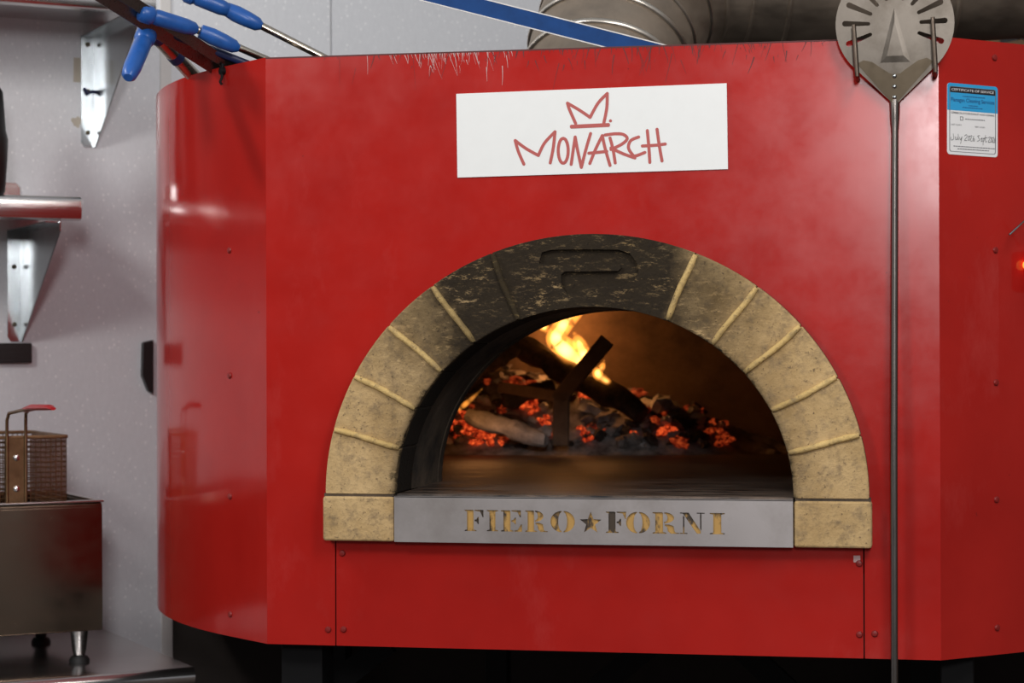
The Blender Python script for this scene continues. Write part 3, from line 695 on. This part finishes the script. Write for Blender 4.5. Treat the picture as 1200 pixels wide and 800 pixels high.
tongue([(560, 108, 10), (548, 88, 22), (556, 60, 16), (563, 35, 4)], 1.66, label='short yellow flame at the upper end of the charred log')
tongue([(893, 388, 5), (850, 350, 14), (800, 312, 22), (822, 280, 14), (832, 248, 3)], 1.50, label='low curling flame at the foot of the charred log')
tongue([(150, 482, 6), (180, 455, 11), (215, 425, 8), (262, 380, 2)], 1.38, False, 'thin bright flame licking along the left log')
tongue([(436, 165, 5), (455, 135, 9), (464, 110, 9), (456, 85, 2)], 1.60, False, 'slim separate orange flame over the left log')
for nm, loc, en, r in (('fire_glow', py(672, 408, 1.66), 1.5, .05), ('ember_glow', py(560, 480, 1.25), .35, .08)):
    l = bpy.data.lights.new(nm, 'POINT'); l.energy = en; l.color = (1, .40, .12); l.shadow_soft_size = r
    o = bpy.data.objects.new(nm, l); COL.objects.link(o); o.location = loc

# ================================================================== flue duct on the oven roof
def bez(p, n):
    r = []
    for i in range(n+1):
        t = i/n; r.append(V(p[0])*(1-t)**3+V(p[1])*3*t*(1-t)**2+V(p[2])*3*t*t*(1-t)+V(p[3])*t**3)
    return r
path = bez([(-.065, .50, 1.90), (-.065, .72, 2.17), (.0, .86, 2.30), (.34, .92, 2.27)], 22)
path += [V((.34, .92, 2.27)).lerp(V((1.22, 1.08, 2.32)), i/20) for i in range(1, 21)]
rad = [.165+.03*min(1, i/22) for i in range(len(path))]
duct = thing('flue_duct', (-.065, .50, 1.90), 'dull grey spiral steel flue duct bending behind the oven top', 'duct')
MB().tube(path, rad, 48, cap=False).build('duct_shell', M['duct_steel'], duct, smooth=50)
def ringm(i, rr, nm, mat, n=48):
    c = path[i]; t = (path[min(i+1, len(path)-1)]-path[max(i-1, 0)]).normalized()
    x = t.orthogonal().normalized(); y = t.cross(x); vs = []; fs = []; R0 = rad[i]
    for k in range(n):
        a = 2*PI*k/n; d = x*math.cos(a)+y*math.sin(a)
        for j in range(8): b = 2*PI*j/8; vs.append(c+d*(R0+rr*math.cos(b))+t*(rr*math.sin(b)))
    for k in range(n):
        for j in range(8): fs.append((k*8+j, k*8+(j+1) % 8, ((k+1) % n)*8+(j+1) % 8, ((k+1) % n)*8+j))
    MB().add(vs, fs).build(nm, mat, duct, smooth=60)
for i in (0, 2, 4): ringm(i, .008, 'collar_ring', M['duct_ridge'])
for i in (6, 10, 14, 18, 21, 25, 29, 33, 37, 41): ringm(i, .005, 'seam_ring', M['duct_ridge'] if i < 12 else M['duct_steel'])

# ================================================================== peels and bars leaning over the rim
GP = 'long tools lying over the oven rim'
def grip(a, b, r, parent, mt='blue', knob=True, nm='grip'):
    a, b = V(a), V(b); L = (b-a).length; ax = (b-a)/L
    pr = [(0, r*.65), (L*.015, r*1.0), (L*.06, r*1.16), (L*.20, r*1.16), (L*.25, r*.9), (L*.30, r*1.0), (L*.5, r*1.0), (L*.8, r*.98), (L*.95, r*.82), (L, r*.5)] if knob else \
         [(0, r*.55), (L*.02, r*.86), (L*.3, r*1.05), (L*.6, r*1.0), (L*.88, r*.85), (L, r*.45)]
    return MB().lathe(a, ax, pr, 20).build(nm, M[mt], parent, smooth=40)
def pole(pts, r, parent, mt='tube_steel', nm='tube'): return MB().tube(pts, r, 14).build(nm, M[mt], parent, smooth=40)
t1 = thing('pizza_peel', py(440, 96, .36), 'long pizza peel with a two-piece blue grip, the one highest above the rim', 'peel', GP)
pole([py(290, 22, .28), py(440, 98, .36)], .0078, t1)
grip(py(216, -9, .22), py(270, 13, .26), .0165, t1); grip(py(264, 10, .26), py(307, 31, .28), .0165, t1, knob=False)
t2 = thing('pizza_peel', py(350, 84, .45), 'pizza peel with a blue end grip and a second blue grip further down', 'peel', GP)
pole([py(222, 31, .03), py(312, 69.5, .12), py(350, 86, .45)], .0072, t2)
grip(py(163, 14, -.05), py(231, 35, .03), .0155, t2); grip(py(234, 36, .04), py(280, 57, .08), .0155, t2, knob=False)
t3 = thing('pizza_peel', py(262, 128, .6), 'thick steel peel handle with a dark blue collar crossing the curved rim', 'peel', GP)
pole([py(181, 40, .10), py(229, 91, .24), py(255, 118, .5)], .0148, t3)
grip(py(172, 31, .08), py(189, 49, .12), .0165, t3, 'blue_dark'); MB().tube([py(203, 63.2, .165), py(209, 69.6, .18)], .0165, 16).build('collar', M['blue_dark'], t3, smooth=40)
t4 = thing('steel_bar_handle', py(285, 100, .5), 'flat dark steel bar handle under the blue-gripped peels', 'handle', GP)
MB().bar(py(112, -9, -.12), py(262, 86, .16), .026, .006, (0, 1, 0)).build('bar', M['pole_steel'], t4, bevel=.001)
t5 = thing('steel_bar_handle', py(285, 90, .5), 'flat dark steel bar handle nearer the oven corner than its twin', 'handle', GP)
MB().bar(py(138, -9, -.10), py(278, 82, .13), .022, .006, (0, 1, 0)).build('bar', M['pole_steel'], t5, bevel=.001)
t6 = thing('brush_handle', py(300, 80, .4), 'short blue moulded handle hanging down at the rim of the oven', 'handle', GP)
pole([py(176, 30, .02), py(292, 76, .12), py(310, 84, .4)], .008, t6, 'blue_dark')
grip(py(174, 35, .02), py(150, 91, -.10), .0175, t6)
t7 = thing('blue_bar', py(760, 60, .30), 'blue painted rectangular bar with worn silver edges in front of duct', 'bar', GP)
a, b = py(495, -9, .26), py(790, 66, .30); dr = (b-a).normalized(); upv = V((0, 1, 0)).cross(dr).normalized()
MB().bar(a, b, .034, .010, (0, 1, 0)).build('bar', M['blue_bar'], t7, bevel=.002)
sgn = 1 if upv.z > 0 else -1
for s in (1, -1): MB().bar(a+upv*(s*.0165)-V((0, .0052, 0)), b+upv*(s*.0165)-V((0, .0052, 0)), .0022, .0008, (0, 1, 0)).build('worn_edge', M['white_trim'], t7)

# ================================================================== left wall: shelves, brackets and bits
def shelf(u1, zb, zt, vf, label):
    t = thing('steel_shelf', K(-1.3, .2, zb), label, 'shelf')
    pr = [(.0, zb+.03), (.0, zt), (vf-.012, zt), (vf-.004, zt-.004), (vf, zt-.014), (vf, zb+.010), (vf-.004, zb+.003), (vf-.012, zb), (vf-.03, zb), (vf-.03, zb+.02)]
    fr = Fr(K(-2.2, 0, 0), -DV, (0, 0, 1))
    MB().prism(fr, [pr], -(u1+2.2), 0).build('shelf_board', M['stainless'], t, smooth=35)
    MB().prism(Fr(K(-2.2, .004, 0), AV, (0, 0, 1)), [[(0, zt), (u1+2.15, zt), (u1+2.15, zt+.05), (u1+2.14, zt+.06), (0, zt+.06)]], 0, .004).build('upstand', M['stainless'], t)
    return t
s1 = shelf(-.547, 1.715, 1.770, .40, 'steel wall shelf beside the black-topped fryer, lower of the two')
s1['label'] = 'lower stainless steel wall shelf with a rounded front edge'
s2 = shelf(-.365, 2.215, 2.27, .40, 'upper stainless steel wall shelf near the blue peel grips')
def bracket(u, zt, zb, vt, label, ties):
    t = thing('shelf_bracket', K(u, .05, zb), label, 'bracket')
    MB().prism(Fr(K(u, 0, 0), AV, (0, 0, 1)), [[(-.034, zt), (-.034, zb+.012), (-.026, zb), (0, zb), (0, zt)]], 0.001, .004).build('wall_flange', M['polished'], t)
    MB().prism(Fr(K(u, 0, 0), -DV, (0, 0, 1)), [[(.002, zt), (.002, zb), (.012, zb), (vt, zt-.022), (vt, zt)]], -.0015, .0015).build('gusset_plate', M['polished'], t)
    MB().box(K(u-.016, vt/2, zt-.001), (.034, vt-.02, .003), AV, DV).build('top_flange', M['polished'], t)
    for z in ties: MB().lathe(K(u-.017, .004, z), -DV, [(0, .006), (.003, .006), (.005, .003)], 10).build('screw', M['neck_steel'], t, smooth=40)
    return t
bracket(-.594, 1.712, 1.432, .385, 'polished triangular bracket under the lower steel shelf', (1.62, 1.475))
b2 = bracket(-.405, 2.212, 1.928, .385, 'polished triangular bracket under the upper steel shelf', (2.19, 2.07, 1.965))
MB().tube([K(-.432, .006, 2.078), K(-.424, .012, 2.062), K(-.415, .014, 2.070), K(-.405, .012, 2.069)], .004, 8).build('wire_tie', M['blue_dark'], b2)
tag(MB().prism(Fr(pv(86, 96, .0006), AV, (0, 0, 1)), [[(0, 0), (.019, 0), (.019, .062), (.001, .062)]], 0, .0006).build('tape_remnant', M['tape']), 'small strip of old beige tape beside the upper bracket', 'tape')
tag(MB().prism(Fr(pv(90, 143, .0006), AV, (0, 0, 1)), [[(.013*math.cos(t)*(1+.3*math.sin(3*t)), .013*math.sin(t)*(1+.25*math.cos(5*t))) for t in [2*PI*i/18 for i in range(18)]]], 0, .0006).build('glue_blob', M['tape']), 'brownish dried glue blob on the wall below the tape strip', 'glue')
# black things
bt = thing('black_bottle', K(-.745, .33, 1.770), 'black bottle standing on the lower shelf, cut by the frame', 'bottle')
p0 = pv(-17, 232, .36); p0.z = 1.770
WPOS[bt.name] = p0; bt.location = p0
MB().lathe(p0, (0, 0, 1), [(0, .040), (.01, .045), (.08, .050), (.13, .052), (.15, .047), (.24, .040), (.27, .022)], 20).build('body', M['black'], bt, smooth=40)
MB().lathe(p0+V((0, 0, .27)), (0, 0, 1), [(0, .020), (.03, .020), (.034, .015)], 16).build('cap', M['black'], bt, smooth=40)
cr = thing('added_crate', K(-1.45, .19, 1.771), 'unseen black crate added on the lower shelf for its dark reflection in the drum', 'crate')  # added out of view to give the left drum panel a dark reflection
MB().prism(Fr(K(0, 0, 0), AV, (0, 0, 1)), [[(-1.98, 1.771), (-.98, 1.771), (-.94, 2.13), (-2.02, 2.13)]], .02, .34).build('crate_body', M['black'], cr, bevel=.01)
MB().box(K(-1.48, .18, 2.125), (1.12, .35, .02), AV, DV).build('crate_rim', M['black'], cr, bevel=.004)
kr = thing('knife_rack', K(-.72, .01, 1.378), 'black ribbed magnetic strip on the wall under the lower bracket', 'rack')
MB().box(K(-.745, .012, 1.403), (.348, .022, .05), AV, DV).build('bar', M['black'], kr, bevel=.003)
for z in (1.392, 1.403, 1.414): MB().box(K(-.745, .024, z), (.344, .003, .004), AV, DV).build('rib', M['black'], kr)
pk = [pv(x, y, .02) for x, y in ((168, 401), (180, 398), (180, 462), (174, 458), (167, 440))]
wh = thing('wall_hook', pk[2]-AV*0, 'small black plastic hook on the wall beside the red drum', 'hook')
WFR = Fr(K(0, 0, 0), AV, (0, 0, 1))
MB().prism(WFR, [[(q.dot(AV), q.z) for q in pk]], .001, .022).build('hook_body', M['black'], wh, bevel=.003)

# ================================================================== counter and fryer
CZ = .70
ct = thing('steel_counter', K(-1.2, .4, 0), 'stainless steel counter with a rounded front edge under the fryer', 'counter')
pr = [(.015, CZ-.035), (.015, CZ), (.745, CZ)] + [(.745+.02*math.sin(t), CZ-.02+.02*math.cos(t)) for t in [PI*i/8 for i in range(1, 9)]] + [(.73, CZ-.04), (.73, CZ-.035)]
MB().prism(Fr(K(-2.2, 0, 0), -DV, (0, 0, 1)), [pr], -(2.2-.392), 0).build('worktop', M['stainless'], ct, smooth=40)
for u in (-2.1, -.48):
    for v in (.08, .66): MB().tube([K(u, v, 0.0), K(u, v, CZ-.036)], .02, 14).build('leg', M['stainless'], ct, smooth=40)
MB().box(K(-1.3, .37, .22), (1.7, .62, .025), AV, DV).build('undershelf', M['stainless'], ct)
FU0, FU1, FV0, FV1, FZ0, FZ1 = -1.55, -.555, .15, .60, .775, 1.065
fy = thing('deep_fryer', K((FU0+FU1)/2, (FV0+FV1)/2, CZ), 'brown-tinged steel countertop deep fryer on short legs', 'fryer')
GK = Fr(K(0, 0, 0), AV, -DV)     # u along the wall, v outwards; n is up or down
upn = 1 if GK.n.z > 0 else -1
o_ = [(FU0, FV0), (FU1, FV0), (FU1, FV1), (FU0, FV1)]; i_ = [(FU0+.03, FV0+.04), (FU1-.014, FV0+.04), (FU1-.014, FV1-.016), (FU0+.03, FV1-.016)]
def zpr(loops, z0, z1, fr=GK): return MB().prism(fr, loops, z0*upn, z1*upn) if upn > 0 else MB().prism(fr, loops, -z0, -z1)
zpr([o_, i_], FZ0+.15, FZ1).build('tank_body', M['fryer_steel'], fy, bevel=.006)
zpr([o_], FZ0, FZ0+.15).build('lower_body', M['fryer_steel'], fy, bevel=.004)
MB().box(K((FU0+FU1)/2, FV1+.0015, (FZ0+FZ1)/2-.004), (FU1-FU0-.004, .003, FZ1-FZ0-.012), AV, DV).build('front_panel', M['fryer_steel'], fy, bevel=.001)
zpr([[(FU0-.002, FV0), (FU1+.002, FV0), (FU1+.002, FV1+.006), (FU0-.002, FV1+.006)], i_], FZ1, FZ1+.005).build('top_rim', M['stainless'], fy, bevel=.002)
for u in (FU0+.04, FU1-.045):
    for v in (FV0+.07, FV1-.035):
        lg = MB().lathe(K(u, v, CZ), (0, 0, 1), [(.014, .012), (.03, .016), (FZ0-CZ, .021)], 16).build('foot', M['stainless'] if v > .4 else M['black'], fy, smooth=40)
        MB().lathe(K(u, v, CZ), (0, 0, 1), [(0, .023), (.008, .023), (.015, .018)], 16).build('foot_pad', M['rubber'], lg, smooth=40)
MB().tube([K(FU1-.03, FV0+.12, FZ1+.004), K(FU1-.03, FV0+.13, FZ1+.02), K(FU1-.03, FV0+.19, FZ1+.02), K(FU1-.03, FV0+.20, FZ1+.004)], .003, 8).build('lift_loop', M['stainless'], fy, smooth=40)
# basket
bk = thing('fryer_basket', K(-.76, .37, 1.0), 'greasy wire fryer basket with a red-coated handle', 'basket')
BU0, BU1, BV0, BV1, BZ0, BZ1 = -.88, -.625, .235, .548, .985, 1.213
def wire(p, q, r): return ([p, q], r)
mb = MB()
corners = [(BU0, BV0), (BU1, BV0), (BU1, BV1), (BU0, BV1)]
for (a, b) in zip(corners, corners[1:]+corners[:1]): mb.bar(K(*a, BZ1), K(*b, BZ1), .010, .008)
mb.build('top_frame', M['basket'], bk, bevel=.002)
mb = MB(); rw = .0014
def thin(p, q): mb.tube([p, q], rw, 4, cap=False)
nu, nv, nz = 22, 26, 20
for k in range(1, nz):
    z = BZ0+(BZ1-BZ0)*k/nz
    for (a, b) in zip(corners, corners[1:]+corners[:1]): thin(K(*a, z), K(*b, z))
for k in range(nu+1):
    u = BU0+(BU1-BU0)*k/nu
    for v in (BV0, BV1): thin(K(u, v, BZ0), K(u, v, BZ1))
    thin(K(u, BV0, BZ0), K(u, BV1, BZ0))
for k in range(nv+1):
    v = BV0+(BV1-BV0)*k/nv
    for u in (BU0, BU1): thin(K(u, v, BZ0), K(u, v, BZ1))
    thin(K(BU0, v, BZ0), K(BU1, v, BZ0))
mb.build('wire_mesh', M['basket'], bk, kind='stuff')
ua = pv(8, 512, BV1+.008).dot(AV); ub = pv(30, 512, BV1+.008).dot(AV)
MB().box(K((ua+ub)/2, BV1+.006, 1.135), (ub-ua, .003, .15), AV, DV).build('handle_plate', M['basket'], bk)
for z in (1.168, 1.098): MB().lathe(K((ua+ub)/2, BV1+.007, z), -DV, [(0, .008), (.004, .007), (.006, .003)], 10).build('bolt', M['stainless'], bk, smooth=40)
g0 = K((ua+ub)/2, BV1+.09, 1.276)
for u in (ua, ub):
    MB().tube([K(u, BV1+.009, 1.00), K(u, BV1+.009, BZ1), K(u, BV1+.009, 1.252), K(u+((ua+ub)/2-u)*.1, BV1+.02, 1.268), K(u+((ua+ub)/2-u)*.6, BV1+.09, 1.276), K(u+((ua+ub)/2-u)*.75, BV1+.22, 1.286)], .0038, 10).build('handle_wire', M['basket'], bk, smooth=50)
MB().tube([K((ua+ub)/2, BV1+.09, 1.277), K((ua+ub)/2, BV1+.16, 1.284), K((ua+ub)/2, BV1+.30, 1.287), K((ua+ub)/2, BV1+.33, 1.285)], [.010, .013, .011, .006], 14, flat=.55).build('red_handle_grip', M['red_grip'], bk, smooth=50)

# ================================================================== far right corner behind the duct
ws = thing('wooden_shelf', onp(1195, 62, AV, AR-.12), 'plain wooden shelf glimpsed under the duct by the right wall', 'shelf')
q = onp(1195, 56, AV, AR-.14)
MB().box(q+V((0, 0, -.02)), (.24, .9, .03), AV, DV).build('board', M['wood'], ws)
MB().box(q+AV*.1+V((0, 0, .07)), (.03, .9, .14), AV, DV).build('back_board', M['wood'], ws)
bx = MB().box(q+DV*(-.05)-AV*.02+V((0, 0, .034)), (.12, .07, .07), AV, DV).build('dark_box', M['black'])
tag(bx, 'small dark box on the wooden shelf under the duct', 'box')
